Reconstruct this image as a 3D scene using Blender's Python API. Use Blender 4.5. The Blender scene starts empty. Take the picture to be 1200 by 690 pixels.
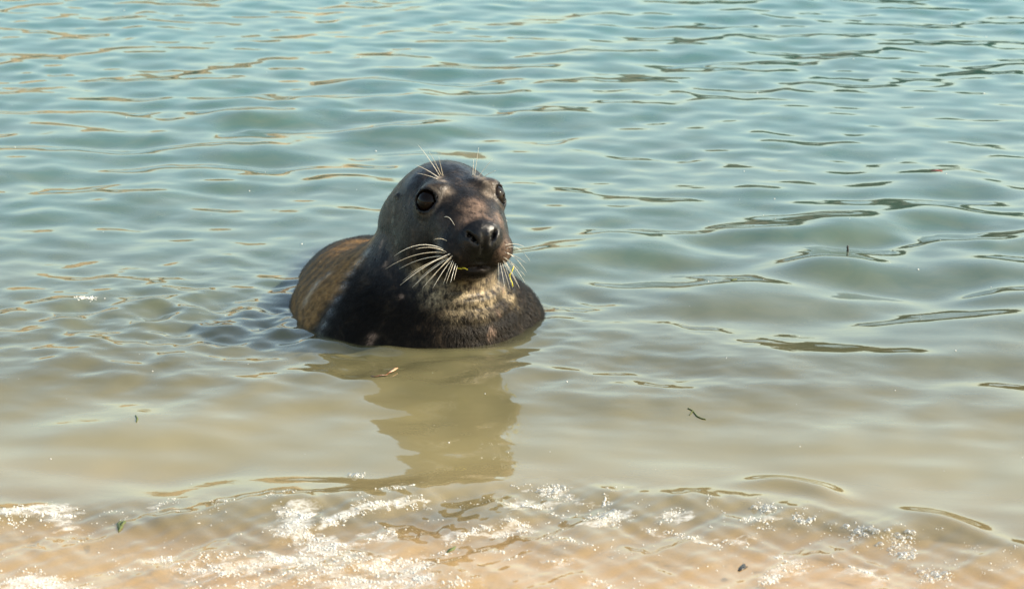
import bpy, bmesh, math, random
import numpy as np
from mathutils import Vector, Matrix
from mathutils.bvhtree import BVHTree

S = bpy.context.scene
COL = S.collection
R = math.radians
rng = np.random.default_rng(11)
random.seed(5)

# ------------------------------------------------------------------ camera
CAM_H, PITCH, FPX = 1.6, R(13.0), 3960.0          # metres, radians, focal length in photo pixels
cd = bpy.data.cameras.new('camera'); cam = bpy.data.objects.new('camera', cd); COL.objects.link(cam)
cd.sensor_width = 36.0; cd.lens = FPX / 1200.0 * 36.0
cd.clip_start = 0.1; cd.clip_end = 3000
cam.location = (0, 0, CAM_H); cam.rotation_euler = (math.pi / 2 - PITCH, 0, 0)
cd.dof.use_dof = True; cd.dof.focus_distance = 6.75; cd.dof.aperture_fstop = 11.0
S.camera = cam

# ------------------------------------------------------------------ light
SUN_EL, SUN_AZ = R(35), R(86)                    # azimuth from +Y towards +X
w = bpy.data.worlds.new('World'); S.world = w; w.use_nodes = True
wn, wl = w.node_tree.nodes, w.node_tree.links
sky = wn.new('ShaderNodeTexSky'); sky.sky_type = 'NISHITA'; sky.sun_disc = False
sky.sun_elevation = SUN_EL; sky.sun_rotation = SUN_AZ
sky.air_density = 1.0; sky.dust_density = 2.0; sky.ozone_density = 0.25
tint = wn.new('ShaderNodeMix'); tint.data_type = 'RGBA'; tint.blend_type = 'MULTIPLY'; tint.inputs[0].default_value = 1.0
tint.inputs[7].default_value = (1.0, 0.99, 0.86, 1)      # warm white balance
wl.new(sky.outputs[0], tint.inputs[6]); wl.new(tint.outputs[2], wn['Background'].inputs[0]); wn['Background'].inputs[1].default_value = 0.15
sd = bpy.data.lights.new('sun', 'SUN'); sun = bpy.data.objects.new('sun', sd); COL.objects.link(sun)
sd.energy = 3.1; sd.angle = R(0.53); sd.color = (1.0, 0.91, 0.76)
SUN_DIR = Vector((math.cos(SUN_EL) * math.sin(SUN_AZ), math.cos(SUN_EL) * math.cos(SUN_AZ), math.sin(SUN_EL)))
sun.rotation_euler = SUN_DIR.to_track_quat('Z', 'Y').to_euler()
sun.location = (4, -2, 6)
vs = S.view_settings
vs.view_transform = 'Standard'; vs.look = 'None'; vs.gamma = 1.0; vs.use_curve_mapping = False
vs.exposure = 1.17
S.render.engine = 'CYCLES'
S.cycles.use_denoising = True
S.cycles.max_bounces = 6; S.cycles.transparent_max_bounces = 12
S.cycles.caustics_reflective = False; S.cycles.caustics_refractive = False

# ------------------------------------------------------------------ helpers
def ray(px, py):
    """direction through a photo pixel (1200 x 690)"""
    x, y = (px - 600) / FPX, (345 - py) / FPX
    c, s = math.cos(PITCH), math.sin(PITCH)
    return Vector((x, c + y * s, -s + y * c))

def on_water(px, py, z=0.0):
    d = ray(px, py); t = (z - CAM_H) / d.z
    return Vector((d.x * t, d.y * t, z))

def at_depth(px, py, Y):
    d = ray(px, py); t = Y / d.y
    return Vector((d.x * t, Y, CAM_H + d.z * t))

def tag(o, label=None, cat=None, group=None, kind=None):
    if label: o['label'] = label
    if cat: o['category'] = cat
    if group: o['group'] = group
    if kind: o['kind'] = kind
    return o

def mesh_obj(name, verts, faces, mat=None, parent=None, smooth=True):
    me = bpy.data.meshes.new(name)
    verts = np.asarray(verts, dtype=np.float32); 
    if isinstance(faces, np.ndarray):
        n, k = faces.shape
        me.vertices.add(len(verts)); me.vertices.foreach_set('co', verts.ravel())
        me.loops.add(n * k); me.loops.foreach_set('vertex_index', faces.astype(np.int32).ravel())
        me.polygons.add(n)
        me.polygons.foreach_set('loop_start', np.arange(0, n * k, k, dtype=np.int32))
        me.polygons.foreach_set('loop_total', np.full(n, k, dtype=np.int32))
        me.update(calc_edges=True)
    else:
        me.from_pydata([tuple(v) for v in verts], [], faces)
    if smooth: me.polygons.foreach_set('use_smooth', np.ones(len(me.polygons), dtype=bool))
    if mat: me.materials.append(mat)
    me.update()
    o = bpy.data.objects.new(name, me); COL.objects.link(o)
    if parent: o.parent = parent
    return o

def fattr(o, name, vals):
    a = o.data.attributes.new(name, 'FLOAT', 'POINT'); a.data.foreach_set('value', np.asarray(vals, dtype=np.float32))

def sstep(a, b, x):
    t = np.clip((x - a) / (b - a), 0, 1); return t * t * (3 - 2 * t)

# smooth value noise made of a few random sines (for masks)
def sine_noise(P, lam, n=10, seed=0, dims=2):
    r = np.random.default_rng(seed); out = np.zeros(len(P), dtype=np.float32)
    for i in range(n):
        d = r.normal(size=dims); d /= np.linalg.norm(d)
        k = 2 * np.pi / (lam * r.uniform(0.6, 1.6))
        out += np.sin(P[:, :dims] @ (d * k).astype(np.float32) + r.uniform(0, 6.28))
    return out / math.sqrt(n / 2)

class NT:
    def __init__(self, name):
        self.m = bpy.data.materials.new(name); self.m.use_nodes = True
        self.t = self.m.node_tree; self.t.nodes.clear()
        self.out = self.t.nodes.new('ShaderNodeOutputMaterial')
    def n(self, typ, **kw):
        nd = self.t.nodes.new('ShaderNode' + typ)
        for k, v in kw.items():
            if k.startswith('i_'):
                key = k[2:]; key = int(key) if key.isdigit() else key.replace('_', ' ')
                self.set(nd.inputs[key], v)
            else: setattr(nd, k, v)
        return nd
    def set(self, sock, v):
        if isinstance(v, bpy.types.NodeSocket): self.t.links.new(v, sock)
        else: sock.default_value = v
    def attr(self, name): return self.n('Attribute', attribute_name=name).outputs['Fac']
    def math(self, op, a, b=0.0, c=0.0, clamp=False):
        nd = self.n('Math', operation=op, use_clamp=clamp); self.set(nd.inputs[0], a); self.set(nd.inputs[1], b); self.set(nd.inputs[2], c)
        return nd.outputs[0]
    def mix(self, f, a, b, blend='MIX'):
        nd = self.n('Mix', data_type='RGBA', blend_type=blend); self.set(nd.inputs[0], f)
        for i, v in ((6, a), (7, b)):
            if not isinstance(v, bpy.types.NodeSocket): v = tuple(v) + ((1,) if len(v) == 3 else ())
            self.set(nd.inputs[i], v)
        return nd.outputs[2]
    def ramp(self, f, stops, interp='LINEAR'):
        nd = self.n('ValToRGB'); e = nd.color_ramp.elements; nd.color_ramp.interpolation = interp
        while len(e) < len(stops): e.new(0.5)
        for q, (p, c) in zip(e, stops):
            q.position = p; q.color = tuple(c) + ((1,) if len(c) == 3 else ())
        self.set(nd.inputs[0], f); return nd.outputs[0]
    def maprange(self, v, a, b, c=0.0, d=1.0, smooth=False):
        nd = self.n('MapRange', interpolation_type='SMOOTHSTEP' if smooth else 'LINEAR', clamp=True)
        for i, q in enumerate((v, a, b, c, d)): self.set(nd.inputs[i], q)
        return nd.outputs[0]
    def coord(self, scale=(1, 1, 1), rot=(0, 0, 0)):
        tc = self.n('TexCoord'); mp = self.n('Mapping'); self.set(mp.inputs[0], tc.outputs['Object'])
        mp.inputs['Scale'].default_value = scale; mp.inputs['Rotation'].default_value = rot
        return mp.outputs[0]
    def noise(self, vec, scale, detail=3, rough=0.5, dist=0.0):
        nd = self.n('TexNoise'); self.set(nd.inputs['Vector'], vec); nd.inputs['Scale'].default_value = scale
        nd.inputs['Detail'].default_value = detail; nd.inputs['Roughness'].default_value = rough; nd.inputs['Distortion'].default_value = dist
        return nd.outputs[0]
    def bump(self, h, dist, strength=1.0, normal=None):
        nd = self.n('Bump'); nd.inputs['Distance'].default_value = dist; nd.inputs['Strength'].default_value = strength
        self.set(nd.inputs['Height'], h)
        if normal is not None: self.set(nd.inputs['Normal'], normal)
        return nd.outputs[0]
    def done(self, shader): self.t.links.new(shader, self.out.inputs['Surface']); return self.m

def simple_mat(name, col, rough=0.5, spec=0.5, var=0.25, scale=200.0):
    t = NT(name); v = t.coord()
    nz = t.noise(v, scale, 3)
    c = t.mix(nz, tuple(x * (1 - var) for x in col), tuple(min(1, x * (1 + var)) for x in col))
    p = t.n('BsdfPrincipled'); t.set(p.inputs['Base Color'], c); p.inputs['Roughness'].default_value = rough
    p.inputs['Specular IOR Level'].default_value = spec
    return t.done(p.outputs[0])

# ------------------------------------------------------------------ sand bed (one sheet out past the far shore)
def sand_z(x, y):
    d = y - 4.56 - 0.10 * np.sin(x * 0.9 + 0.6) + 0.05 * np.sin(x * 2.3 + 1.0) + 0.22 * sstep(0.25, 0.9, x)
    up = np.where(d < 0, -0.085 * d, 0)
    sp = lambda q, k: k * np.logaddexp(0, np.clip(q / k, -50, 500))
    shallow = -0.050 * np.clip(d, 0, None) - 0.25 * (sp(d - 0.85, 0.13) - sp(d - 2.8, 0.2))
    z = up + shallow
    z = z + 0.006 * np.sin(x * 5.1 + y * 3.0) * np.sin(y * 6.3 - x * 2.2) + 0.003 * np.sin(x * 13 + y * 9)
    return z

def axis(lo, hi, dlo, dhi, step, grow=1.25):
    a = list(np.arange(dlo, dhi, step)); s = step; v = a[-1]
    while v < hi: s *= grow; v += s; a.append(v)
    s = step; v = a[0]
    while v > lo: s *= grow; v -= s; a.insert(0, v)
    return np.array(a, dtype=np.float64)

def grid_faces(nx, ny):
    i, j = np.meshgrid(np.arange(nx - 1), np.arange(ny - 1))
    a = (j * nx + i).ravel()
    return np.stack([a, a + 1, a + 1 + nx, a + nx], 1)

xs = axis(-600, 600, -3, 3, 0.03); ys = axis(-600, 1500, 3, 9, 0.03)
X, Y = np.meshgrid(xs, ys); X = X.ravel(); Y = Y.ravel()
t = NT('sand')
v = t.coord()
n1 = t.noise(v, 3.0, 5, 0.6); n2 = t.noise(v, 700.0, 2, 0.6); n3 = t.noise(v, 16.0, 4, 0.6, 0.6)
c = t.ramp(n1, [(0.3, (0.48, 0.30, 0.135)), (0.7, (0.60, 0.40, 0.20))])
c = t.mix(t.maprange(n3, 0.45, 0.8, 0.0, 0.6), c, (0.50, 0.32, 0.16))
c = t.mix(t.maprange(n2, 0.62, 0.75), c, (0.14, 0.10, 0.06))
c = t.mix(t.maprange(n2, 0.36, 0.26), c, (0.62, 0.52, 0.38))
p = t.n('BsdfPrincipled'); t.set(p.inputs['Base Color'], c); p.inputs['Roughness'].default_value = 0.6
t.set(p.inputs['Normal'], t.bump(n2, 0.0015, 0.6, t.bump(n3, 0.01, 0.5)))
M_SAND = t.done(p.outputs[0])
sand = mesh_obj('sand_beach', np.stack([X, Y, sand_z(X, Y)], 1), grid_faces(len(xs), len(ys)), M_SAND)
tag(sand, 'pale orange sand under the shallow edge of the water', kind='structure')

# ------------------------------------------------------------------ water
SEAL = np.array([-0.19, 6.68])          # middle of the seal at the water line

def band(n, lmin, lmax, slope, spread, seed, toward=-90):
    r = np.random.default_rng(seed); L = []
    for i in range(n):
        lam = math.exp(r.uniform(math.log(lmin), math.log(lmax)))
        th = R(toward) + R(spread) * r.normal()
        k = 2 * math.pi / lam
        a = slope * math.sqrt(2.0 / n) / k          # rms slope shared evenly
        L.append((k * math.cos(th), k * math.sin(th), a, r.uniform(0, 6.28)))
    return L
B_SWELL = band(9, 0.9, 2.2, 0.012, 28, 3)
B_WAVE = band(34, 0.17, 0.58, 0.063, 48, 21)
B_CHOP = band(28, 0.08, 0.24, 0.040, 55, 8)
B_RIP = band(22, 0.03, 0.085, 0.030, 60, 13, toward=-120)

def sumband(B, x, y):
    z = np.zeros_like(x)
    for kx, ky, a, ph in B: z += a * np.sin(kx * x + ky * y + ph)
    return z

RIDGE = [(-60, 603), (70, 598), (190, 594), (370, 584), (500, 573), (640, 568), (760, 576), (900, 590), (1040, 616), (1180, 642), (1300, 672)]
RX, RY = np.array([list(on_water(*q))[:2] for q in RIDGE]).T
RIDGE2 = [(560, 556), (760, 552), (900, 566), (1030, 592), (1180, 634), (1300, 668)]
R2X, R2Y = np.array([list(on_water(*q))[:2] for q in RIDGE2]).T

def water_z(x, y):
    P = np.stack([x, y], 1).astype(np.float32)
    far = sstep(5.2, 9.0, y)
    calm = 0.5 + 0.5 * sine_noise(P, 2.4, 8, 4)
    bold = np.exp(-(((x - 0.85) / 0.55) ** 2 + ((y - 7.35) / 0.55) ** 2))
    m = np.clip(0.83 + 0.02 * far + 0.7 * (calm - 0.5), 0.35, 1.7) + 1.0 * bold
    shal = sstep(4.9, 5.7, y)
    # body of the seal: stirred water on its left, rings around it
    dx, dy = (x - SEAL[0]) / 0.27, (y - SEAL[1]) / 0.27
    rr = np.sqrt(dx * dx + dy * dy)
    left = np.exp(-(((x + 0.64) / 0.40) ** 2 + ((y - 6.68) / 0.48) ** 2))
    rightp = np.exp(-(((x - 0.30) / 0.28) ** 2 + ((y - 6.35) / 0.35) ** 2))
    z = sumband(B_SWELL, x, y) * (0.35 + 0.65 * shal)
    z += sumband(B_WAVE, x, y) * m * (0.25 + 0.75 * shal) * (1 + 0.9 * left)
    patch = sstep(-0.2, 1.0, sine_noise(P, 1.1, 8, 9))
    z += sumband(B_CHOP, x, y) * (0.30 * patch + 0.48 * far + 0.50 + 3.4 * left + 0.4 * rightp)
    z += sumband(B_RIP, x, y) * (0.22 * patch + 0.12 * far + 0.05 + 2.8 * left + 0.9 * rightp + 1.5 * np.exp(-((rr - 1.08) / 0.22) ** 2))
    fx = np.exp(-np.abs(rr - 1.0) / 0.6) * (rr > 0.6)
    wobr = 0.35 * sine_noise(P, 0.35, 8, 15)
    z += 0.0034 * np.sin((rr - 1.0) * 0.27 * 2 * np.pi / 0.11 + 0.8 + wobr * 3) * fx * np.clip(0.5 + wobr, 0, 1.2)
    # last small wave running up the sand: a rounded lip, thinning out behind it
    yr = np.interp(x, RX, RY); q = y - yr
    z += 0.006 * np.exp(-(q / 0.07) ** 2) * np.clip(0.6 + 0.6 * sine_noise(P, 0.5, 8, 16), 0, 1.5) - 0.004 * sstep(0.02, -0.25, q)
    yr2 = np.interp(x, R2X, R2Y); q2 = y - yr2
    q2 = q2 + 0.02 * sine_noise(P, 0.4, 8, 17)
    z += 0.008 * np.exp(-(q2 / 0.05) ** 2) * sstep(0.15, 0.6, x) * np.clip(0.7 + 0.5 * sine_noise(P, 0.3, 8, 18), 0, 1.4)
    sw = (1 - sstep(-0.1, 0.12, q))
    z += sw * 0.0020 * sine_noise(P, 0.16, 9, 31) + sw * 0.0008 * sine_noise(P, 0.05, 9, 32)
    damp = np.exp(-((np.maximum(0, np.abs(x) - 3.2) / 6) ** 2) - (np.maximum(0, y - 13.5) / 14) ** 2)
    return z * damp

xs = axis(-900, 900, -2.9, 2.9, 0.0085, 1.12)
# depth samples even in picture height: step grows with distance
ya = [4.35]
while ya[-1] < 14.0:
    ya.append(ya[-1] + 0.0052 * (ya[-1] / 5.0) ** 1.6)
s_ = ya[-1] - ya[-2]
while ya[-1] < 1500: s_ *= 1.10; ya.append(ya[-1] + s_)
ys = np.array(ya)
X, Y = np.meshgrid(xs, ys); X = X.ravel(); Y = Y.ravel()
Z = water_z(X, Y)
SZ = sand_z(X, Y)
FZ = np.where(Y < 5.9, SZ + 0.006, -9); _h = np.clip(0.5 + 0.5 * (FZ - Z) / 0.012, 0, 1)
Z = np.where(Y < 5.9, Z + (FZ - Z) * _h + 0.012 * _h * (1 - _h), Z)          # a film of water stays on the sand
DEPTH = np.maximum(Z - SZ, 0)

# foam lines on the swash (photo pixels -> water plane)
FOAM = [
 ([(0, 607), (30, 603), (62, 597), (72, 604)], 7, 1.0), ([(0, 612), (20, 612)], 5, .8),
 ([(0, 686), (40, 683), (78, 690)], 9, 1.0), ([(130, 663), (162, 665)], 3, .5), ([(180, 653), (196, 648)], 4, .8),
 ([(338, 607), (352, 600), (346, 614), (340, 624), (366, 632), (400, 638), (372, 645), (318, 646)], 6, .95),
 ([(390, 613), (410, 601), (440, 595), (492, 586)], 4, 1.0), ([(435, 628), (462, 619)], 4, .7),
 ([(230, 658), (282, 650)], 3, .5), ([(205, 668), (250, 665), (300, 663), (340, 655), (382, 660), (440, 664), (492, 665)], 5, .75),
 ([(440, 655), (480, 660), (500, 680), (440, 686), (380, 676)], 7, .8), ([(300, 680), (340, 672), (380, 690)], 5, .5),
 ([(530, 632), (552, 622), (602, 619)], 4, .85), ([(500, 650), (532, 640)], 3, .6), ([(395, 655), (420, 648)], 4, .6),
 ([(600, 590), (622, 586), (645, 592)], 5, .8), ([(600, 606), (616, 619)], 5, .7), ([(634, 569), (652, 573)], 4, .9),
 ([(655, 579), (674, 584)], 3, .7), ([(698, 612), (712, 604), (726, 606)], 5, .95), ([(700, 583), (720, 586)], 4, .7),
 ([(780, 606), (797, 602)], 4, .95), ([(765, 619), (800, 624), (832, 632), (872, 633)], 3, .7),
 ([(868, 606), (905, 612)], 4, .8), ([(910, 650), (946, 667)], 3, .6), ([(890, 682), (925, 664)], 4, .8),
 ([(1000, 668), (1036, 672)], 4, .7), ([(640, 622), (662, 634), (692, 642)], 3, .4), ([(650, 656), (662, 660)], 4, .6),
 ([(310, 584), (345, 580)], 3, .5), ([(440, 574), (500, 570)], 3, .4), ([(190, 589), (196, 588)], 4, .8), ([(250, 590), (262, 592)], 3, .5),
 ([(560, 640), (600, 650)], 3, .4), ([(520, 680), (560, 688)], 5, .5), ([(220, 690), (300, 688)], 5, .5), ([(690, 678), (720, 688)], 4, .5),
]
def seg_dist(px, py, pts):
    best = np.full(len(px), 1e9)
    for (ax, ay), (bx, by) in zip(pts[:-1], pts[1:]):
        ux, uy = bx - ax, by - ay; L2 = ux * ux + uy * uy + 1e-12
        tt = np.clip(((px - ax) * ux + (py - ay) * uy) / L2, 0, 1)
        best = np.minimum(best, np.hypot(px - ax - tt * ux, py - ay - tt * uy))
    return best
near = Y < 5.75
NX, NY = X[near], Y[near]; NP = np.stack([NX, NY], 1).astype(np.float32)
film = np.zeros(len(NX))
wob = 0.010 * sine_noise(NP, 0.10, 8, 51) + 0.006 * sine_noise(NP, 0.03, 8, 53); wob2 = 0.016 * sine_noise(NP, 0.12, 8, 52) + 0.010 * sine_noise(NP, 0.035, 8, 54)
for pts, wpx, s in FOAM:
    wp = [tuple(on_water(*q))[:2] for q in pts]
    d = seg_dist(NX + wob, NY + wob2, wp)
    film = np.maximum(film, s * np.exp(-(d / (0.0050 * wpx)) ** 2))
FILM = np.zeros(len(X)); FILM[near] = film

t = NT('sea_water')
v = t.coord()
depth = t.attr('depth'); filma = t.attr('film')
# murk: sand in suspension by the shore, green-blue where it is deeper
nA = t.noise(v, 1.3, 4, 0.55); nB = t.noise(v, 9.0, 4, 0.6, 0.8)
dd = t.math('ADD', depth, t.math('MULTIPLY', t.math('SUBTRACT', nA, 0.5), 0.17))
murk = t.ramp(t.math('DIVIDE', dd, 1.0), [(0.0, (0.46, 0.31, 0.14)), (0.05, (0.31, 0.24, 0.115)), (0.12, (0.235, 0.197, 0.096)), (0.30, (0.102, 0.092, 0.044)),
              (0.58, (0.066, 0.095, 0.066)), (0.82, (0.032, 0.110, 0.092)), (1.0, (0.018, 0.118, 0.106))])
murk = t.mix(t.maprange(nB, 0.35, 0.75, 0.0, 0.13), murk, (0.30, 0.25, 0.13))
dif = t.n('BsdfDiffuse'); t.set(dif.inputs['Color'], murk)
tr = t.n('BsdfTransparent'); tr.inputs['Color'].default_value = (0.97, 0.95, 0.88, 1)
opac = t.math('MULTIPLY', t.math('SUBTRACT', 1.0, t.math('EXPONENT', t.math('MULTIPLY', depth, -17.0))), t.attr('murky'))
m1 = t.n('MixShader'); t.set(m1.inputs[0], opac); t.set(m1.inputs[1], tr.outputs[0]); t.set(m1.inputs[2], dif.outputs[0])
# fine capillary ripple
rp = t.noise(t.coord((1, 1.7, 1)), 26.0, 3, 0.5)
rp2 = t.noise(t.coord((1, 1.3, 1)), 90.0, 2, 0.5)
pm = t.maprange(t.noise(v, 1.7, 2), 0.45, 0.7)
hgt = t.math('ADD', t.math('MULTIPLY', rp, 1.0), t.math('MULTIPLY', rp2, t.math('MULTIPLY', pm, 0.35)))
bn = t.bump(hgt, 0.00022, 0.8)
fr = t.n('Fresnel'); fr.inputs['IOR'].default_value = 1.333; t.set(fr.inputs['Normal'], bn)
gl = t.n('BsdfGlossy'); gl.inputs['Roughness'].default_value = 0.012; t.set(gl.inputs['Normal'], bn)
gl.inputs['Color'].default_value = (1, 1, 1, 1)
m2 = t.n('MixShader'); geo = t.n('NewGeometry')
t.set(m2.inputs[0], t.math('MULTIPLY', fr.outputs[0], t.math('SUBTRACT', 1.0, geo.outputs['Backfacing']))); t.set(m2.inputs[1], m1.outputs[0]); t.set(m2.inputs[2], gl.outputs[0])
# thin lace of bubbles lying on the surface
vd = t.n('VectorMath', operation='ADD'); t.set(vd.inputs[0], v)
wn2 = t.n('TexNoise'); t.set(wn2.inputs['Vector'], v); wn2.inputs['Scale'].default_value = 40.0
sc2 = t.n('VectorMath', operation='SCALE'); t.set(sc2.inputs[0], wn2.outputs['Color']); sc2.inputs['Scale'].default_value = 0.02
t.set(vd.inputs[1], sc2.outputs[0])
lac = t.n('TexVoronoi', feature='DISTANCE_TO_EDGE'); t.set(lac.inputs['Vector'], vd.outputs[0]); lac.inputs['Scale'].default_value = 105.0
ln = t.noise(v, 70.0, 5, 0.75)
lace = t.math('MULTIPLY', t.maprange(t.math('ADD', filma, t.math('MULTIPLY', t.math('SUBTRACT', ln, 0.5), 1.6)), 0.35, 1.25, 0.0, 0.85),
              t.maprange(lac.outputs[0], 0.40, 0.02, 0.22, 1.0))
fd = t.n('BsdfDiffuse'); fd.inputs['Color'].default_value = (0.66, 0.64, 0.59, 1)
m3 = t.n('MixShader'); t.set(m3.inputs[0], lace); t.set(m3.inputs[1], m2.outputs[0]); t.set(m3.inputs[2], fd.outputs[0])
M_WATER = t.done(m3.outputs[0])
water = mesh_obj('sea_water', np.stack([X, Y, Z], 1), grid_faces(len(xs), len(ys)), M_WATER)
fattr(water, 'depth', DEPTH); fattr(water, 'film', FILM)
tag(water, 'calm green-blue sea with small ripples turning sandy at the edge', kind='structure')

def wz(x, y): return float(max(water_z(np.array([x]), np.array([y]))[0], sand_z(np.array([x]), np.array([y]))[0] + 0.006))

# ------------------------------------------------------------------ far shore of the cove (outside the frame, mirrored in the ripples)
def shore_mesh(a0, a1, h0, h1, seed, name, mat):
    n, m = 260, 26
    A = np.linspace(a0, a1, n); Tt = np.linspace(0, 1, m)
    AA, TT = np.meshgrid(A, Tt); AA = AA.ravel(); TT = TT.ravel()
    r = np.random.default_rng(seed)
    rad = 44 + 3 * np.sin(AA * 3) + 2 * np.sin(AA * 9 + 1)
    hh = h0 + (h1 - h0) * (AA - a0) / (a1 - a0)
    for k, am in ((14, .12), (37, .10), (90, .08), (170, .05)): hh = hh * (1 + am * np.sin(AA * k + r.uniform(0, 6)))
    P = np.stack([AA * 44, TT * hh * 2.2], 1).astype(np.float32)
    out = 1.1 * sine_noise(P, 7, 10, seed) + 0.55 * sine_noise(P, 2.2, 12, seed + 1) + 0.25 * sine_noise(P, 0.8, 12, seed + 2)
    rad = rad + TT ** 1.4 * 4.0 + out * 0.8 * np.sin(np.pi * np.clip(TT * 1.3, 0, 1)) + np.where(TT > 0.93, 30, 0)
    z = -1.5 + (hh + 1.5) * np.clip(TT / 0.93, 0, 1) + np.where(TT > 0.93, 0.4, 0)
    V = np.stack([np.sin(AA) * rad, 5 + np.cos(AA) * rad, z], 1)
    return mesh_obj(name, V, grid_faces(n, m), mat)
t = NT('far_rock'); v = t.coord((0.3, 0.3, 1.2))
n1 = t.noise(v, 1.0, 6, 0.65, 0.5); n2 = t.noise(t.coord(), 0.35, 4, 0.6)
c = t.ramp(n1, [(0.3, (0.07, 0.048, 0.026)), (0.5, (0.30, 0.20, 0.105)), (0.75, (0.55, 0.40, 0.22))])
c = t.mix(t.maprange(n2, 0.52, 0.62), c, (0.09, 0.075, 0.05))
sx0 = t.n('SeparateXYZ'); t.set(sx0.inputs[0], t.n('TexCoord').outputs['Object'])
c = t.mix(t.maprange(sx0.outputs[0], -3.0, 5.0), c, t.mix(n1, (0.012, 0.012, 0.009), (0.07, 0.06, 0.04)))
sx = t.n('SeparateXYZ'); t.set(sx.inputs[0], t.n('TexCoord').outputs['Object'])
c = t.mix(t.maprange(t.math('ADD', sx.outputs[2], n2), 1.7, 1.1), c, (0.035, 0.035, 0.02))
p = t.n('BsdfPrincipled'); t.set(p.inputs['Base Color'], c); p.inputs['Roughness'].default_value = 0.8
t.set(p.inputs['Normal'], t.bump(n1, 0.5, 0.8))
M_ROCK = t.done(p.outputs[0])
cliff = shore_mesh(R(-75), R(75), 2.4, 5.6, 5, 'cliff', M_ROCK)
tag(cliff, 'low brown rock cliff across the cove, mirrored in the ripples', kind='structure')
# ------------------------------------------------------------------ seal: implicit body -> one continuous mesh
HC = at_depth(527, 253, 6.61)
YAW, HP = R(20.5), R(4)
hf = Vector((math.sin(YAW) * math.cos(HP), -math.cos(YAW) * math.cos(HP), math.sin(HP)))
hr = Vector((math.cos(YAW), math.sin(YAW), 0))
hu = hf.cross(hr) * -1.0
if hu.z < 0: hu = -hu
HB = np.array([hr, hf, hu], dtype=np.float32)       # rows: right, forward, up
HC_ = np.array(HC, dtype=np.float32)

def head_local(P): return (P - HC_) @ HB.T
def head_world(l): return HC + hr * l[0] + hf * l[1] + hu * l[2]

def ell(P, c, r, M=None):
    q = P - np.array(c, dtype=np.float32)
    if M is not None: q = q @ M.T
    r = np.array(r, dtype=np.float32)
    k0 = np.sqrt((((q / r) ** 2)).sum(1)); k1 = np.sqrt(((q / (r * r)) ** 2).sum(1)) + 1e-9
    return k0 * (k0 - 1) / k1
def cone(P, a, b, ra, rb):
    a = np.array(a, dtype=np.float32); b = np.array(b, dtype=np.float32); ab = b - a
    h = np.clip((P - a) @ ab / (ab @ ab), 0, 1)
    return np.sqrt(((P - a - h[:, None] * ab) ** 2).sum(1)) - (ra + (rb - ra) * h)
def smin(a, b, k):
    h = np.clip(0.5 + 0.5 * (b - a) / k, 0, 1); return b + (a - b) * h - k * h * (1 - h)
def smax(a, b, k): return -smin(-a, -b, k)
def rotM(ax, ang): return np.array(Matrix.Rotation(ang, 3, ax), dtype=np.float32).T

EYE = {s: np.array([s * 0.0670, 0.0715, 0.042], dtype=np.float32) for s in (-1, 1)}
EYE_D = {s: np.array([s * 0.60, 0.76, 0.24]) / np.linalg.norm([0.60, 0.76, 0.24]) for s in (-1, 1)}
EYE_R = 0.0245

def sdf_head(L):
    d = ell(L, (0, -0.030, 0.012), (0.104, 0.112, 0.096))                       # braincase
    d = smin(d, ell(L, (0, 0.062, 0.006), (0.082, 0.090, 0.063)), 0.04)         # brow and bridge
    for s in (-1, 1):
        d = smin(d, ell(L, (s * 0.050, 0.014, -0.044), (0.062, 0.086, 0.074)), 0.03)     # cheek
        d = smin(d, ell(L, (s * 0.052, 0.068, 0.070), (0.020, 0.024, 0.010)), 0.025)     # eyebrow pad
    d = smin(d, ell(L, (0, 0.108, -0.022), (0.069, 0.084, 0.047), rotM('X', R(8))), 0.035)   # muzzle
    d = smin(d, ell(L, (0, 0.096, -0.084), (0.058, 0.068, 0.032)), 0.022)       # lower jaw
    d = smin(d, ell(L, (0, 0.148, -0.084), (0.027, 0.026, 0.018)), 0.014)       # chin
    for s in (-1, 1):
        d = smin(d, ell(L, (s * 0.038, 0.142, -0.049), (0.040, 0.044, 0.037)), 0.016)    # whisker pad
    d = smin(d, ell(L, (0, 0.165, -0.025), (0.043, 0.033, 0.036)), 0.018)       # nose pad
    # mouth line, philtrum, nostrils
    d = smax(d, -ell(L, (0, 0.176, -0.0800), (0.040, 0.034, 0.0028), rotM('X', R(6))), 0.004)
    d = smax(d, -ell(L, (0, 0.200, -0.040), (0.0030, 0.014, 0.028)), 0.008)
    for s in (-1, 1):
        d = smax(d, -ell(L, (s * 0.0225, 0.191, -0.018), (0.0038, 0.015, 0.0155), rotM('Y', R(s * 38))), 0.006)
    for s in (-1, 1):
        c = EYE[s]; dr = EYE_D[s]
        # lids: a soft ring round the ball, then the opening
        q = L - (c + dr * 0.006)
        d = smin(d, np.sqrt((q ** 2).sum(1)) - 0.0265, 0.020)
        d = smax(d, -(np.sqrt(((L - (c + dr * 0.0135)) ** 2).sum(1)) - 0.0215), 0.006)
        d = smin(d, ell(L, (s * 0.0985, -0.030, 0.042), (0.006, 0.007, 0.006)), 0.006)   # ear knob
        d = smax(d, -ell(L, (s * 0.1035, -0.026, 0.042), (0.003, 0.003, 0.003)), 0.003)
    return d

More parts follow.
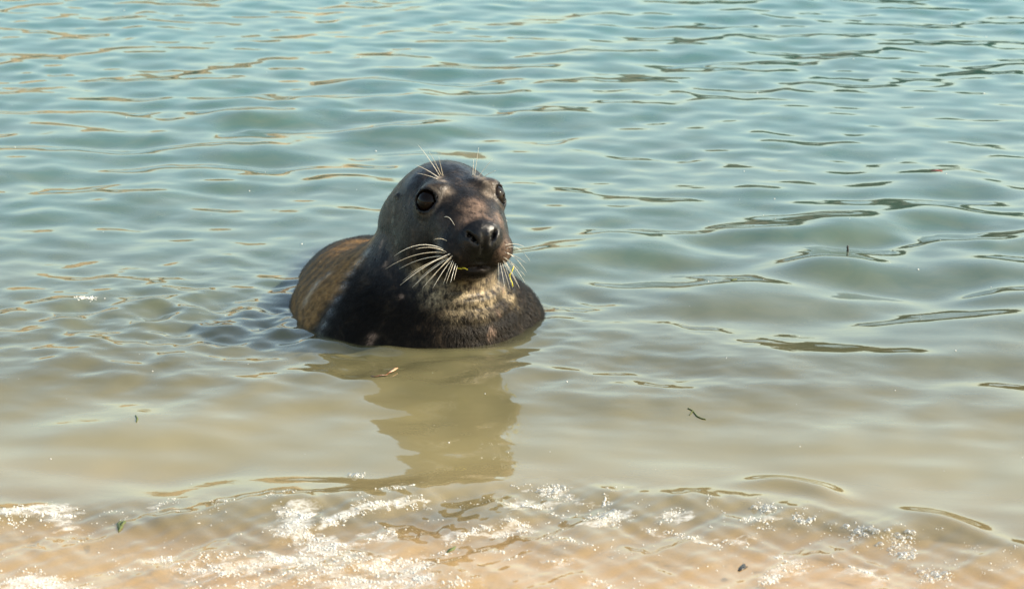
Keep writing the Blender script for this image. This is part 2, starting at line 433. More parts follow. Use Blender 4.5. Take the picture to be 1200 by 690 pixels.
def sdf(P):
    P = P.astype(np.float32); L = head_local(P)
    far = np.sqrt((L ** 2).sum(1)) - 0.26
    dh = far + 0.02
    k = far < 0.05
    dh[k] = sdf_head(L[k])
    nk = np.array(head_world((-0.012, -0.080, -0.040)))
    b = cone(P, nk, (-0.172, 6.665, -0.01), 0.110, 0.187)
    b = smin(b, cone(P, np.array(head_world((0, 0.035, -0.075))), (-0.155, 6.575, -0.03), 0.055, 0.125), 0.05)
    b = smin(b, ell(P, (-0.172, 6.735, -0.03), (0.228, 0.295, 0.165)), 0.06)
    b = smin(b, ell(P, (-0.285, 7.04, -0.13), (0.185, 0.47, 0.205), rotM('Z', R(14))), 0.10)
    b = smin(b, ell(P, (-0.20, 6.90, -0.20), (0.25, 0.42, 0.17)), 0.08)
    b = smin(b, ell(P, (-0.42, 7.65, -0.34), (0.13, 0.55, 0.13), rotM('Z', R(14))), 0.12)
    b = smin(b, ell(P, (-0.312, 6.82, -0.050), (0.140, 0.330, 0.155), rotM('Z', R(3))), 0.11)   # near shoulder
    b = smin(b, ell(P, (0.005, 6.74, -0.06), (0.065, 0.15, 0.12)), 0.03)                # far shoulder
    b = b + 0.0022 * np.sin(P[:, 0] * 31 + P[:, 2] * 17) * np.sin(P[:, 1] * 24 + P[:, 2] * 29)
    # folds of the throat, running round the neck
    q = np.sqrt(((P - np.array(head_world((0, 0.03, 0.02)))) ** 2).sum(1))
    fold = np.exp(-((q - 0.20) / 0.05) ** 2)
    b = b + 0.0026 * sstep(-0.22, -0.10, P[:, 0]) * np.sin(q * 2 * np.pi / 0.033 + 2.0 * P[:, 0] * 6) * fold
    d = smin(dh, b, 0.028)
    # crease behind the cheek
    return d

def surface_nets(lo, hi, h):
    n = [int(math.ceil((b - a) / h)) + 1 for a, b in zip(lo, hi)]
    ax = [np.float32(lo[i]) + np.arange(n[i], dtype=np.float32) * np.float32(h) for i in range(3)]
    F = np.empty(n, dtype=np.float32)
    for i in range(n[0]):
        yy, zz = np.meshgrid(ax[1], ax[2], indexing='ij')
        F[i] = sdf(np.stack([np.full(yy.size, ax[0][i], dtype=np.float32), yy.ravel(), zz.ravel()], 1)).reshape(n[1], n[2])
    I = F < 0
    c = [F[i:n[0]-1+i, j:n[1]-1+j, k:n[2]-1+k] for i in (0, 1) for j in (0, 1) for k in (0, 1)]
    off = [(i, j, k) for i in (0, 1) for j in (0, 1) for k in (0, 1)]
    cnt = sum((q < 0).astype(np.int8) for q in c)
    act = (cnt > 0) & (cnt < 8); idx = np.argwhere(act)
    vid = np.full(act.shape, -1, dtype=np.int64); vid[act] = np.arange(len(idx))
    acc = np.zeros((len(idx), 3)); num = np.zeros(len(idx))
    vals = [q[act] for q in c]
    for a in range(8):
        for b2 in range(a + 1, 8):
            if sum(abs(off[a][m] - off[b2][m]) for m in range(3)) != 1: continue
            va, vb = vals[a], vals[b2]; cr = (va < 0) != (vb < 0)
            tt = np.where(cr, va / np.where(cr, va - vb, 1), 0)
            pa, pb = np.array(off[a]), np.array(off[b2])
            acc += np.where(cr[:, None], pa + tt[:, None] * (pb - pa), 0); num += cr
    V = np.array(lo) + (idx + acc / num[:, None]) * h
    faces = []
    for m in range(3):
        sl0 = [slice(None)] * 3; sl1 = [slice(None)] * 3; sl0[m] = slice(0, -1); sl1[m] = slice(1, None)
        A, B = I[tuple(sl0)], I[tuple(sl1)]; e = np.argwhere(A != B); s = A[tuple(e.T)]
        o1, o2 = [(1, 2), (2, 0), (0, 1)][m]
        ok = (e[:, o1] > 0) & (e[:, o2] > 0) & (e[:, o1] < n[o1] - 1) & (e[:, o2] < n[o2] - 1)
        e, s = e[ok], s[ok]
        def g(da, db):
            q = e.copy(); q[:, o1] -= da; q[:, o2] -= db; return vid[tuple(q.T)]
        q = np.stack([g(1, 1), g(0, 1), g(0, 0), g(1, 0)], 1)
        q[~s] = q[~s][:, ::-1]; faces.append(q)
    return V, np.concatenate(faces)

def grad(P, e=0.0008):
    g = np.stack([sdf(P + np.eye(3)[i] * e) - sdf(P - np.eye(3)[i] * e) for i in range(3)], 1) / (2 * e)
    return g
def project(P, it=3):
    for _ in range(it):
        g = grad(P); d = sdf(P); g2 = (g ** 2).sum(1) + 1e-6
        P = P - np.clip(d / g2, -0.004, 0.004)[:, None] * g
    return P

SV, SF = surface_nets((-0.75, 6.28, -0.50), (0.16, 8.25, 0.36), 0.0075)
# refine the quads twice round the head, once elsewhere: split every quad in four, then settle on the surface
def split4(V, F):
    E = np.concatenate([F[:, [0, 1]], F[:, [1, 2]], F[:, [2, 3]], F[:, [3, 0]]]); E.sort(1)
    U, inv = np.unique(E, axis=0, return_inverse=True); inv = inv.ravel()
    nV, nF = len(V), len(F)
    mid = 0.5 * (V[U[:, 0]] + V[U[:, 1]]); ctr = V[F].mean(1)
    e = [nV + inv[i * nF:(i + 1) * nF] for i in range(4)]; cc = nV + len(U) + np.arange(nF)
    Q = np.concatenate([np.stack([F[:, 0], e[0], cc, e[3]], 1), np.stack([e[0], F[:, 1], e[1], cc], 1),
                        np.stack([cc, e[1], F[:, 2], e[2]], 1), np.stack([e[3], cc, e[2], F[:, 3]], 1)])
    return np.concatenate([V, mid, ctr]), Q
SV = project(SV, 2)
SV, SF = split4(SV, SF)
SV = project(SV, 3)
SN = grad(SV); SN /= np.linalg.norm(SN, axis=1)[:, None] + 1e-9
SL = head_local(SV.astype(np.float32)).astype(np.float64)

BVH = BVHTree.FromPolygons([Vector(p) for p in SV.tolist()], SF.tolist())
def hit(px, py):
    d = ray(px, py).normalized(); r = BVH.ray_cast(Vector((0, 0, CAM_H)), d)
    return r[0]

def blob(P, c, r, soft=1.0):
    return np.exp(-(((P - np.array(c)) / np.array(r)) ** 2).sum(1) * soft)
def spots(pix, rad):
    m = np.zeros(len(SV))
    for q in pix:
        h = hit(q[0], q[1])
        if h is None: continue
        rr = rad * (q[2] if len(q) > 2 else 1)
        m = np.maximum(m, np.exp(-(((SV - np.array(h)) / rr) ** 2).sum(1)))
    return m
# colour masks of the coat
throat = 0.9 * spots([(545, 345, 1.3), (565, 340, 1.3), (580, 335), (520, 345, 1.1), (500, 332), (490, 318, .8), (592, 345, .9), (560, 360, 1.1), (535, 362), (575, 352), (600, 350, .8), (510, 350, .9)], 0.023)
scars = spots([(576, 388, 1.1), (583, 366, .8), (573, 394, .8), (438, 394, 1), (434, 402, .8), (590, 340, .8)], 0.0075)
scars = np.maximum(scars, spots([(448, 283), (447, 286), (446, 289), (452, 308, .8), (451, 311), (470, 345, .7), (471, 348)], 0.004))
brown = spots([(x, y) for x in range(345, 440, 8) for y in range(284, 402, 8) if x - 340 < (404 - y) * 0.72 + 8], 0.020)
nose = np.maximum(sstep(1.35, 0.85, np.sqrt((((SL - np.array((0, 0.186, -0.020))) / np.array((0.043, 0.034, 0.033))) ** 2).sum(1))), sstep(1.5, 0.8, np.sqrt((((SL - np.array((0, 0.19, -0.048))) / np.array((0.022, 0.034, 0.032))) ** 2).sum(1))))
bridge = spots([(548, 262), (556, 250), (560, 240, .9), (585, 258, .8), (587, 290, 1.2), (592, 300), (575, 262, .9)], 0.020)
brow = 0.75 * spots([(514, 208), (519, 212, .8), (565, 209), (560, 207, .8), (570, 213, .7)], 0.008) + 0.45 * spots([(525, 225), (575, 222), (572, 228)], 0.011)
lid = np.zeros(len(SV)); rim = np.zeros(len(SV))
for s in (-1, 1):
    c = EYE[s] + EYE_D[s] * 0.0135; q = np.linalg.norm(SL - c, axis=1)
    lid = np.maximum(lid, sstep(0.0290, 0.0240, q)); lid = np.maximum(lid, 0.9 * blob(SL, EYE[s] + np.array([-s * 0.019, 0.020, -0.006]), (0.010, 0.012, 0.007))); rim = np.maximum(rim, np.exp(-((q - 0.0305) / 0.0035) ** 2))
lip = blob(SL, (0, 0.165, -0.0815), (0.050, 0.05, 0.009))
slick = spots([(430, 296), (420, 308), (411, 320), (403, 335), (395, 350), (388, 365), (380, 380), (374, 394)], 0.013)
slick = np.maximum(slick, spots([(464, 234, .8), (461, 245, .8), (460, 258, .8), (462, 272, .8), (464, 285, .8)], 0.008))
slick = np.maximum(slick, 0.8 * spots([(490, 203), (505, 198), (525, 196), (545, 197), (480, 212), (540, 207)], 0.022))
slick = np.maximum(slick, 0.9 * spots([(366, 340), (360, 350), (372, 332), (385, 322, .7)], 0.016))
headm = sstep(0.235, 0.16, np.linalg.norm(SL, axis=1))

t = NT('seal_fur')
v = t.coord()
A = {k: t.attr(k) for k in ('throat', 'scars', 'brown', 'nose', 'bridge', 'brow', 'lid', 'rim', 'lip', 'headm', 'slick')}
streak = t.noise(t.coord((1, 1, 0.28)), 190.0, 4, 0.65, 0.4)          # lying hair, running down
fine = t.noise(v, 420.0, 3, 0.6)
mott = t.noise(v, 26.0, 5, 0.65, 0.5); mott2 = t.noise(v, 70.0, 4, 0.6)
c = t.ramp(mott, [(0.30, (0.005, 0.004, 0.003)), (0.55, (0.012, 0.009, 0.006)), (0.75, (0.040, 0.028, 0.017))])
ch = t.ramp(mott, [(0.30, (0.006, 0.0055, 0.005)), (0.52, (0.017, 0.014, 0.012)), (0.78, (0.085, 0.060, 0.042))])
c = t.mix(A['headm'], c, ch)
c = t.mix(t.math('MULTIPLY', A['brown'], t.maprange(mott2, 0.30, 0.62, 0.35, 1.0)), c, (0.44, 0.245, 0.09))
tm = t.math('MULTIPLY', A['throat'], t.maprange(t.math('ADD', mott2, t.math('MULTIPLY', streak, 0.4)), 0.58, 0.86, 0.06, 1.0))
c = t.mix(tm, c, (0.42, 0.33, 0.20))
c = t.mix(t.math('MULTIPLY', A['bridge'], t.maprange(mott2, 0.35, 0.65, 0.2, 0.9)), c, (0.27, 0.18, 0.13))
c = t.mix(t.math('MULTIPLY', A['brow'], t.maprange(mott2, 0.3, 0.6, 0.4, 1.0)), c, (0.42, 0.33, 0.25))
c = t.mix(t.math('MULTIPLY', A['scars'], t.maprange(mott2, 0.35, 0.55, 0.1, 0.75)), c, (0.36, 0.24, 0.17))
c = t.mix(t.math('MULTIPLY', A['rim'], 0.22), c, (0.26, 0.21, 0.16))
c = t.mix(t.math('MULTIPLY', A['nose'], 1.25, clamp=True), c, (0.006, 0.0055, 0.0055))
c = t.mix(t.math('MULTIPLY', A['lip'], 0.92), c, (0.02, 0.015, 0.012))
c = t.mix(A['lid'], c, (0.006, 0.005, 0.005))
hv = t.math('ADD', t.math('MULTIPLY', streak, 0.7), t.math('MULTIPLY', fine, 0.3))
c = t.mix(t.maprange(hv, 0.30, 0.70, 0.0, 1.0), t.mix(1.0, c, (0.55, 0.55, 0.55), 'MULTIPLY'), t.mix(1.0, c, (1.4, 1.4, 1.4), 'MULTIPLY'))
p = t.n('BsdfPrincipled'); t.set(p.inputs['Base Color'], c)
rough = t.math('ADD', t.math('SUBTRACT', 0.32, t.math('MULTIPLY', A['headm'], 0.16)), t.math('MULTIPLY', mott2, 0.26))
rough = t.math('SUBTRACT', rough, t.math('MULTIPLY', t.math('ADD', A['nose'], A['lid']), 0.22))
rough = t.math('ADD', rough, t.math('MULTIPLY', A['brown'], 0.12))
rough = t.math('SUBTRACT', rough, t.math('MULTIPLY', A['slick'], 0.28), clamp=True)
t.set(p.inputs['Roughness'], rough); t.set(p.inputs['Specular IOR Level'], t.math('ADD', 0.07, t.math('MULTIPLY', t.math('MAXIMUM', t.math('MULTIPLY', A['headm'], 0.20), t.math('MAXIMUM', A['slick'], t.math('MULTIPLY', A['nose'], 0.5))), 0.38)))
bmp = t.bump(hv, 0.0022, 0.6, t.bump(mott2, 0.004, 0.45))
t.set(p.inputs['Normal'], bmp)
M_FUR = t.done(p.outputs[0])

seal = bpy.data.objects.new('grey_seal', None); COL.objects.link(seal); seal.location = (SEAL[0], SEAL[1] + 0.1, -0.33)
tag(seal, 'wet dark grey seal raising its whiskered head out of the shallow water', 'seal')
OFF = np.array(seal.location)
body = mesh_obj('body', SV - OFF, SF, M_FUR, seal)
ATT = (('throat', throat), ('scars', scars), ('brown', brown), ('nose', nose), ('bridge', bridge), ('brow', brow), ('lid', lid), ('rim', rim), ('lip', lip), ('headm', headm), ('slick', slick))
for k, a in ATT: fattr(body, k, np.clip(a, 0, 1))

# lying hair: short blades rooted on the skin, combed back from the nose and down
def make_fur():
    r = np.random.default_rng(77)
    keep = (SV[:, 2] > -0.03) & (lid < 0.05) & (nose < 0.35) & (lip < 0.4)
    ids = np.flatnonzero(keep); ids = np.concatenate([ids, ids])
    ids = ids[r.random(len(ids)) > np.maximum(0.8 * slick[ids], 0.72 * headm[ids])]
    n = len(ids); N = SN[ids]; P = SV[ids] + r.normal(size=(n, 3)) * 0.0016
    D = SV[ids] - np.array(head_world((0, 0.20, -0.02))); D /= np.linalg.norm(D, axis=1)[:, None]
    D[:, 2] -= 0.55 * (1 - headm[ids])
    P32 = P.astype(np.float32)
    for a in range(3): D[:, a] += 0.30 * sine_noise(P32, 0.035, 8, 60 + a, 3) + 0.16 * r.normal(size=n)
    D -= (D * N).sum(1)[:, None] * N; D /= np.linalg.norm(D, axis=1)[:, None] + 1e-6
    L = (0.0030 + 0.0055 * (1 - headm[ids])) * r.uniform(0.6, 1.4, n)
    lift = r.uniform(0.0, 0.10, n) * (1 - 0.5 * slick[ids]) * (1 - 0.5 * headm[ids])
    W = np.cross(D, N) * (r.uniform(0.00035, 0.0008, n))[:, None]
    tip = P + D * L[:, None] + N * (L * lift)[:, None]
    mid = P + D * (L * 0.5)[:, None] + N * (L * lift * 0.75 + 0.0002)[:, None]
    V = np.stack([P - W, P + W, mid + W * .8, mid - W * .8, tip + W * 0.15, tip - W * 0.15], 1).reshape(-1, 3)
    b = np.arange(n) * 6
    F = np.concatenate([np.stack([b, b + 1, b + 2, b + 3], 1), np.stack([b + 3, b + 2, b + 4, b + 5], 1)])
    o = mesh_obj('fur', V - OFF, F, M_FUR, seal); o['kind'] = 'stuff'
    for k, a in ATT: fattr(o, k, np.clip(np.repeat(a[ids], 6), 0, 1))
make_fur()

# eyes
t = NT('seal_eye'); p = t.n('BsdfPrincipled'); nz = t.noise(t.coord(), 160.0, 3)
t.set(p.inputs['Base Color'], t.mix(nz, (0.003, 0.002, 0.0015), (0.012, 0.006, 0.003)))
p.inputs['Roughness'].default_value = 0.03; p.inputs['IOR'].default_value = 1.24
M_EYE = t.done(p.outputs[0])
bm = bmesh.new(); bmesh.ops.create_uvsphere(bm, u_segments=32, v_segments=20, radius=EYE_R)
ev = np.array([q.co[:] for q in bm.verts]); ef = [[q.index for q in f.verts] for f in bm.faces]; bm.free()
for s in (-1, 1):
    o = mesh_obj('eye', ev, ef, M_EYE, seal)
    o.location = Vector(head_world(EYE[s] + EYE_D[s] * 0.0005)) - Vector(OFF)

# the murk thins out right beside the body, so the wet fur goes on a little way below the surface
_n = (np.abs(X + 0.19) < 0.5) & (np.abs(Y - 6.95) < 0.8)
_d = sdf(np.stack([X[_n], Y[_n], Z[_n] - 0.01], 1))
MK = np.ones(len(X)); MK[_n] = sstep(-0.01, 0.045, _d) * 0.75 + 0.25
fattr(water, 'murky', MK)

# whiskers: each one a bent tapering tube
def tube(pts, r0, r1, seg=6):
    pts = [Vector(q) for q in pts]; V = []; n = len(pts); F = []
    for i, q in enumerate(pts):
        d = (pts[min(i + 1, n - 1)] - pts[max(i - 1, 0)]).normalized()
        a = d.orthogonal().normalized(); b = d.cross(a); r = r0 + (r1 - r0) * i / (n - 1)
        for k in range(seg):
            an = 2 * math.pi * k / seg; V.append(q + (a * math.cos(an) + b * math.sin(an)) * r)
    for i in range(n - 1):
        for k in range(seg):
            F.append([i * seg + k, i * seg + (k + 1) % seg, (i + 1) * seg + (k + 1) % seg, (i + 1) * seg + k])
    F.append(list(range(seg))[::-1]); F.append([(n - 1) * seg + k for k in range(seg)])
    return V, F
t = NT('whisker'); p = t.n('BsdfPrincipled'); nz = t.noise(t.coord(), 300.0, 2)
oi = t.n('ObjectInfo')
t.set(p.inputs['Base Color'], t.mix(oi.outputs['Random'], t.mix(nz, (0.40, 0.33, 0.22), (0.62, 0.55, 0.42)), (0.80, 0.75, 0.63)))
p.inputs['Roughness'].default_value = 0.35
M_WH = t.done(p.outputs[0])
def whisker(root, tip, toward, bend, r0=0.00085, r1=0.00025, sink=True):
    """root and tip in photo pixels; the tip lies `toward` metres nearer the camera than the root"""
    h = hit(*root)
    if h is None: return
    a = h; b = at_depth(tip[0], tip[1], h.y - toward)
    L = (b - a).length
    pts = []
    a0 = a - (b - a).normalized() * 0.004
    for i in range(9):
        f = i / 8.0
        pts.append(a0.lerp(b, f) + Vector((0, 0, 1)) * (bend * L * 4 * f * (1 - f)))
    f = random.uniform(0.75, 1.15)
    V, F = tube([q - Vector(OFF) for q in pts], r0 * f, r1 * f)
    mesh_obj('whisker', V, F, M_WH, seal)
LW = [((519, 293), (462, 300), .03, .16), ((521, 297), (452, 315), .03, .10), ((519, 301), (468, 315), .01, .08), ((523, 296), (487, 292), .03, .1),
      ((524, 300), (472, 329), .03, .06), ((527, 298), (469, 334), .04, .05), ((526, 303), (483, 337), .03, .05), ((529, 303), (495, 338), .03, .05),
      ((528, 306), (507, 338), .03, .04), ((532, 307), (523, 332), .03, .03), ((534, 309), (528, 331), .03, .02), ((531, 304), (519, 334), .02, .03),
      ((536, 311), (532, 328), .03, .02), ((522, 304), (490, 328), .01, .05), ((530, 300), (503, 330), .04, .04), ((523, 283), (508, 281), .01, .15), ((525, 302), (478, 322), .04, .06)]
RW = [((594, 293), (621, 306), .0, .28), ((594, 298), (616, 308), .0, .10), ((593, 297), (617, 319), -.02, .12), ((592, 303), (615, 331), .0, .10),
      ((592, 303), (611, 328), .0, .06), ((591, 306), (609, 338), .01, .06), ((590, 307), (601, 338), .01, .04), ((588, 308), (598, 340), .02, .03),
      ((586, 308), (592, 340), .02, .02), ((584, 308), (585, 340), .02, .0), ((593, 288), (614, 289), -.01, .12), ((589, 305), (606, 333), .02, .04), ((590, 302), (615, 323), .02, .08)]
for q in LW + RW: whisker(*q)
for q in [((515, 206), (490, 170), .0, .04), ((513, 208), (486, 193), .01, .05), ((512, 210), (488, 203), .01, .04), ((519, 206), (514, 184), .01, .02), ((517, 205), (503, 178), .02, .02),
          ((556, 206), (561, 173), .0, .01), ((561, 207), (577, 187), .0, .03), ((554, 205), (555, 187), .0, .01), ((565, 209), (581, 200), .0, .05),
          ((522, 256), (533, 265), .02, .25)]:
    whisker(*q, r0=0.00075, r1=0.0002)
# ------------------------------------------------------------------ foam: thousands of bubbles riding on the swash
def dome(nseg, nring):
    V = [(0, 0, 1.0)]; F = []
    for i in range(1, nring + 1):
        ph = i / nring * R(100)
        for k in range(nseg):
            a = 2 * math.pi * (k + 0.5 * i) / nseg
            V.append((math.sin(ph) * math.cos(a), math.sin(ph) * math.sin(a), math.cos(ph)))
    for k in range(nseg): F.append((0, 1 + k, 1 + (k + 1) % nseg))
    for i in range(nring - 1):
        for k in range(nseg):
            a = 1 + i * nseg + k; b = 1 + i * nseg + (k + 1) % nseg
            F += [(a, a + nseg, b), (b, a + nseg, b + nseg)]
    return np.array(V), np.array(F)
def bubbles(name, P, rad, shape, mat):
    V0, F0 = shape; n = len(P)
    V = (P[:, None, :] + V0[None] * rad[:, None, None] * np.array([1, 1, 0.85])).reshape(-1, 3)
    F = (F0[None] + (np.arange(n) * len(V0))[:, None, None]).reshape(-1, 3)
    return mesh_obj(name, V, F, mat)
def surf_z(x, y):
    z, f = water_z(x, y), sand_z(x, y) + 0.006; h = np.clip(0.5 + 0.5 * (f - z) / 0.012, 0, 1)
    return np.where(y < 5.9, z + (f - z) * h + 0.012 * h * (1 - h), z)
def wz(x, y): return float(surf_z(np.array([x]), np.array([y]))[0])

t = NT('foam'); p = t.n('BsdfPrincipled'); nz = t.noise(t.coord(), 300.0, 2)
t.set(p.inputs['Base Color'], t.mix(nz, (0.58, 0.55, 0.48), (0.78, 0.76, 0.70)))
p.inputs['Roughness'].default_value = 0.6; p.inputs['Specular IOR Level'].default_value = 0.2
tr = t.n('BsdfTransparent'); ms = t.n('MixShader'); ms.inputs[0].default_value = 0.88
t.set(ms.inputs[1], tr.outputs[0]); t.set(ms.inputs[2], p.outputs[0])
M_FOAM = t.done(ms.outputs[0])
t = NT('clear_bubble'); tr = t.n('BsdfTransparent'); tr.inputs['Color'].default_value = (0.96, 0.96, 0.94, 1)
gl = t.n('BsdfGlossy'); gl.inputs['Roughness'].default_value = 0.05
lw = t.n('LayerWeight'); lw.inputs['Blend'].default_value = 0.35
ms = t.n('MixShader'); t.set(ms.inputs[0], t.math('MULTIPLY', lw.outputs['Facing'], 0.75)); t.set(ms.inputs[1], tr.outputs[0]); t.set(ms.inputs[2], gl.outputs[0])
bd = t.n('BsdfDiffuse'); bd.inputs['Color'].default_value = (0.75, 0.74, 0.70, 1); ms2 = t.n('MixShader'); ms2.inputs[0].default_value = 0.10
t.set(ms2.inputs[1], ms.outputs[0]); t.set(ms2.inputs[2], bd.outputs[0])
M_BUB = t.done(ms2.outputs[0])

fr_ = np.random.default_rng(42)
PX, PY, PR = [], [], []
for pts, wpx, s in FOAM:
    wp = [on_water(*q) for q in pts]
    for a, b in zip(wp[:-1], wp[1:]):
        L = (b - a).length; n = int(L * wpx * s * 900)
        tt = fr_.random(n); off = fr_.normal(size=(n, 2)) * (0.0020 * wpx)
        PX.append(a.x + (b.x - a.x) * tt + off[:, 0]); PY.append(a.y + (b.y - a.y) * tt + off[:, 1] * 1.5)
        PR.append(0.0006 + 0.0017 * fr_.random(n) ** 3)
# loose bubbles scattered over the whole swash
n = 3600
u = fr_.random(n); vv = fr_.random(n)
pxs = u * 1200; line = np.interp(pxs, [q[0] for q in RIDGE], [q[1] for q in RIDGE]); pys = line + (vv ** 1.3) * (700 - line) - 3
lw_ = np.array([tuple(on_water(a, b))[:2] for a, b in zip(pxs, pys)])
dens = sine_noise(lw_.astype(np.float32), 0.11, 10, 90)
k = dens > 0.35
PX.append(lw_[k, 0]); PY.append(lw_[k, 1]); PR.append(0.0006 + 0.0013 * fr_.random(k.sum()) ** 3)
PX = np.concatenate(PX); PY = np.concatenate(PY); PR = np.concatenate(PR)
P2 = np.stack([PX, PY], 1).astype(np.float32)
PX = PX + 0.007 * sine_noise(P2, 0.09, 8, 71) ; PY = PY + 0.012 * sine_noise(P2, 0.10, 8, 72)
P2 = np.stack([PX, PY], 1).astype(np.float32)
k = sine_noise(P2, 0.035, 10, 73) + 0.35 > 0                                   # holes in the lace
PX, PY, PR = PX[k], PY[k], PR[k]
foam = bubbles('sea_foam', np.stack([PX, PY, surf_z(PX, PY) + PR * 0.1], 1), PR, dome(6, 2), M_FOAM)
tag(foam, 'white lacy foam of tiny bubbles where the last wave runs over sand', kind='stuff')

# clusters of big clear bubbles, each cluster a thing of its own
CL = [(1048, 634, 11, 'cluster of clear bubbles, the biggest, on the murky water past the foam'),
      (1008, 624, 8, 'cluster of clear bubbles beside the biggest cluster'),
      (1096, 672, 9, 'cluster of clear bubbles at the dark curl of the wave'),
      (1060, 648, 6, 'small cluster of clear bubbles just shoreward of the biggest cluster'),
      (897, 596, 7, 'small cluster of clear bubbles on the lip of the last wave'),
      (945, 610, 7, 'small cluster of clear bubbles between foam streak and murky water'),
      (712, 604, 8, 'cluster of bubbles mixed with white foam below the wave lip'),
      (644, 571, 8, 'cluster of bubbles on the wave lip below the reflection of the seal'),
      (418, 551, 4, 'tiny cluster of bubbles afloat beside the reflection of the seal')]
bs = dome(14, 7)
for cx, cy, n, lab in CL:
    c = on_water(cx, cy); m = n * 5
    a = fr_.normal(size=(m, 2)) * np.array([0.0016 * n, 0.0022 * n]); rr = np.clip(0.0010 + 0.0062 * fr_.random(m) ** 3.5, 0, 0.0065)
    X_, Y_ = c.x + a[:, 0], c.y + a[:, 1]
    Pq = np.stack([X_, Y_, surf_z(X_, Y_)], 1); base = np.array([c.x, c.y, float(surf_z(np.array([c.x]), np.array([c.y]))[0])])
    o = bubbles('bubble_cluster', Pq - base, rr, bs, M_BUB); o.location = base
    tag(o, lab, kind='stuff')
    q = np.concatenate([a[:, :]]*2) + fr_.normal(size=(2 * m, 2)) * 0.004
    X_, Y_ = c.x + q[:, 0], c.y + q[:, 1]; r2 = 0.0007 + 0.0014 * fr_.random(len(q)) ** 2
    f = bubbles('froth', np.stack([X_, Y_, surf_z(X_, Y_)], 1) - base, r2, dome(6, 2), M_FOAM); f.parent = o; f['kind'] = 'stuff'

# white specks adrift on the open water
n = 90
pq = np.stack([fr_.random(n) * 1200, fr_.random(n) ** 0.9 * 560], 1)
W_ = np.array([tuple(on_water(*q))[:2] for q in pq]); r_ = (0.0006 + 0.0016 * fr_.random(n) ** 3) * np.clip(W_[:, 1] / 6.0, 0.8, 1.6)
ins = (np.hypot((W_[:, 0] - SEAL[0]) / 0.36, (W_[:, 1] - 6.85) / 0.5) > 1)
W_, r_ = W_[ins], r_[ins]
o = bubbles('foam_specks', np.stack([W_[:, 0], W_[:, 1], surf_z(W_[:, 0], W_[:, 1])], 1), r_, dome(6, 2), M_FOAM)
tag(o, 'tiny white foam specks drifting all over the open water', kind='stuff')
c = on_water(101, 352)
n = 110; a = fr_.normal(size=(n, 2)) * np.array([0.011, 0.009]); X_, Y_ = c.x + a[:, 0], c.y + a[:, 1]
base = np.array([c.x, c.y, float(surf_z(np.array([c.x]), np.array([c.y]))[0])])
o = bubbles('foam_fleck', np.stack([X_, Y_, surf_z(X_, Y_)], 1) - base, 0.0007 + 0.0018 * fr_.random(n) ** 2, dome(8, 3), M_FOAM); o.location = base
tag(o, 'white fleck of froth afloat on the dark stirred water beside the seal', kind='stuff')

# ------------------------------------------------------------------ weed and twigs afloat
def strip(pts, widths, thick=0.0012):
    """a narrow leaf or strand with thickness along a polyline"""
    pts = [Vector(q) for q in pts]; V = []; F = []; n = len(pts)
    for i, q in enumerate(pts):
        d = (pts[min(i + 1, n - 1)] - pts[max(i - 1, 0)]).normalized(); s = d.cross(Vector((0, 0, 1)))
        s = s.normalized() if s.length > 1e-4 else Vector((1, 0, 0)); u = s.cross(d)
        w_ = widths[i]
        V += [q - s * w_ + u * thick * .2, q + u * thick, q + s * w_ + u * thick * .2, q - u * thick]
    for i in range(n - 1):
        for k in range(4): F.append([i * 4 + k, i * 4 + (k + 1) % 4, (i + 1) * 4 + (k + 1) % 4, (i + 1) * 4 + k])
    F.append([3, 2, 1, 0]); F.append([(n - 1) * 4 + k for k in range(4)])
    return V, F
def afloat(name, pieces, mat, label, cat, lift=0.0008):
    """pieces: lists of photo pixels lying on the water, with half widths in metres"""
    first = on_water(*pieces[0][0][0]); base = Vector((first.x, first.y, wz(first.x, first.y)))
    V, F = [], []
    for pts, ws in pieces:
        P = []
        for q in pts:
            g = on_water(q[0], q[1]); P.append(Vector((g.x, g.y, wz(g.x, g.y) + lift + (q[2] if len(q) > 2 else 0))) - base)
        a, b = strip(P, ws); F += [[i + len(V) for i in f] for f in b]; V += a
    o = mesh_obj(name, V, F, mat); o.location = base
    return tag(o, label, cat)
M_BROWN = simple_mat('weed_brown', (0.13, 0.055, 0.022), 0.25)
M_PINK = simple_mat('weed_tip', (0.62, 0.34, 0.20), 0.3)
M_GREEN = simple_mat('weed_green', (0.085, 0.105, 0.018), 0.6)
M_DARK = simple_mat('twig_dark', (0.03, 0.025, 0.018), 0.4)
M_RED = simple_mat('weed_red', (0.30, 0.07, 0.05), 0.35)
M_YEL = simple_mat('weed_yellow', (0.62, 0.55, 0.03), 0.4)
o = afloat('seaweed_strand', [([(435, 446), (440, 447), (446, 446, .002), (452, 445, .001), (456, 443, .003)], [.001, .003, .002, .003, .002])], M_BROWN,
           'curved reddish brown seaweed strand afloat on the reflection of the seal', 'seaweed')
g0 = Vector(o.location)
def child_strip(o, name, pts, ws, mat):
    P = [Vector((on_water(*q[:2]).x, on_water(*q[:2]).y, wz(*tuple(on_water(*q[:2]))[:2]) + .001 + (q[2] if len(q) > 2 else 0))) - Vector(o.location) for q in pts]
    V, F = strip(P, ws); return mesh_obj(name, V, F, mat, o)
child_strip(o, 'pale_tip', [(456, 443, .003), (460, 441, .004), (464, 438, .005), (466, 437, .004)], [.002, .0035, .004, .001], M_PINK)
afloat('seaweed_sprig', [([(139, 622), (141, 616), (139, 612), (142, 608)], [.001, .005, .004, .001]), ([(141, 616), (145, 612), (146, 609)], [.002, .004, .001])], M_GREEN,
       'small forked green seaweed sprig in the shallow swash', 'seaweed')
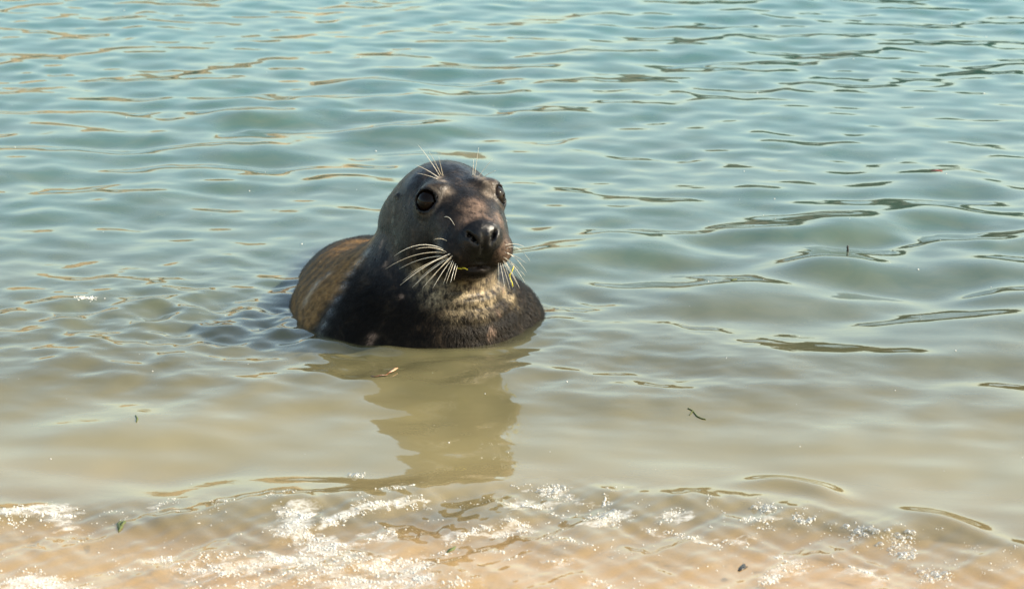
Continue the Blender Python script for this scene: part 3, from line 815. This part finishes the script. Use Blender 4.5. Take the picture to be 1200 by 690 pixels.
afloat('seaweed_strand', [([(806, 478), (812, 480), (817, 485), (822, 487), (827, 488)], [.0006, .0012, .0015, .0012, .0006]), ([(812, 480), (808, 484)], [.0012, .0006])], M_GREEN,
       'thin green seaweed strand curling on calm sandy water', 'seaweed')
afloat('seaweed_scrap', [([(866, 664), (870, 661), (872, 657)], [.002, .006, .002]), ([(870, 661), (876, 660)], [.004, .001])], M_DARK,
       'dark crumpled seaweed scrap on the bare sandy film', 'seaweed')
afloat('seaweed_scrap', [([(524, 643), (529, 640), (534, 637)], [.002, .005, .001])], M_GREEN,
       'dark green seaweed scrap at the end of a foam streak', 'seaweed')
afloat('seaweed_scrap', [([(857, 335), (860, 333), (863, 332)], [.003, .006, .002])], M_GREEN,
       'green seaweed scrap afloat under the dark looping reflections', 'seaweed')
afloat('seaweed_scrap', [([(1091, 201), (1097, 201), (1104, 202)], [.004, .009, .003])], M_RED,
       'red seaweed scrap afloat on the far rippled water', 'seaweed')
afloat('seaweed_strand', [([(159, 488), (161, 492), (160, 496)], [.001, .002, .001])], M_GREEN,
       'tiny green weed thread on the smooth swell beside the seal wake', 'seaweed')
b0 = on_water(993, 293); bz = wz(b0.x, b0.y)
V, F = tube([(0, 0, -0.01), (0.001, 0, 0.004), (0.0, 0.001, 0.009), (0.0015, 0, 0.013)], 0.0028, 0.0022, 7)
o = mesh_obj('twig', V, F, M_DARK); o.location = (b0.x, b0.y, bz); tag(o, 'short black twig end poking upright out of the water', 'twig')

# yellow weed caught on the seal
def caught(name, pix, label, r=0.0011, lift=0.003):
    P = []; Q0 = at_depth(pix[0][0], pix[0][1], HC.y - 0.13)
    for q in pix:
        h = hit(q[0], q[1])
        P.append(at_depth(q[0], q[1], (h.y if h is not None and len(q) < 3 else Q0.y) - lift)); Q0 = P[-1]
    base = P[0].copy(); V, F = tube([q - base for q in P], r, r * 0.8, 6)
    o = mesh_obj(name, V, F, M_YEL); o.location = base; tag(o, label, 'seaweed')
caught('seaweed_thread', [(536, 314), (540, 315), (544, 314), (548, 316)], 'yellow seaweed thread stuck on the lower lip of the seal')
caught('seaweed_thread', [(602, 312), (600, 318, 1), (597, 322, 1), (598, 327, 1), (600, 331, 1), (601, 336, 1)], 'yellow seaweed thread hanging from the whiskers of the seal', 0.0013)
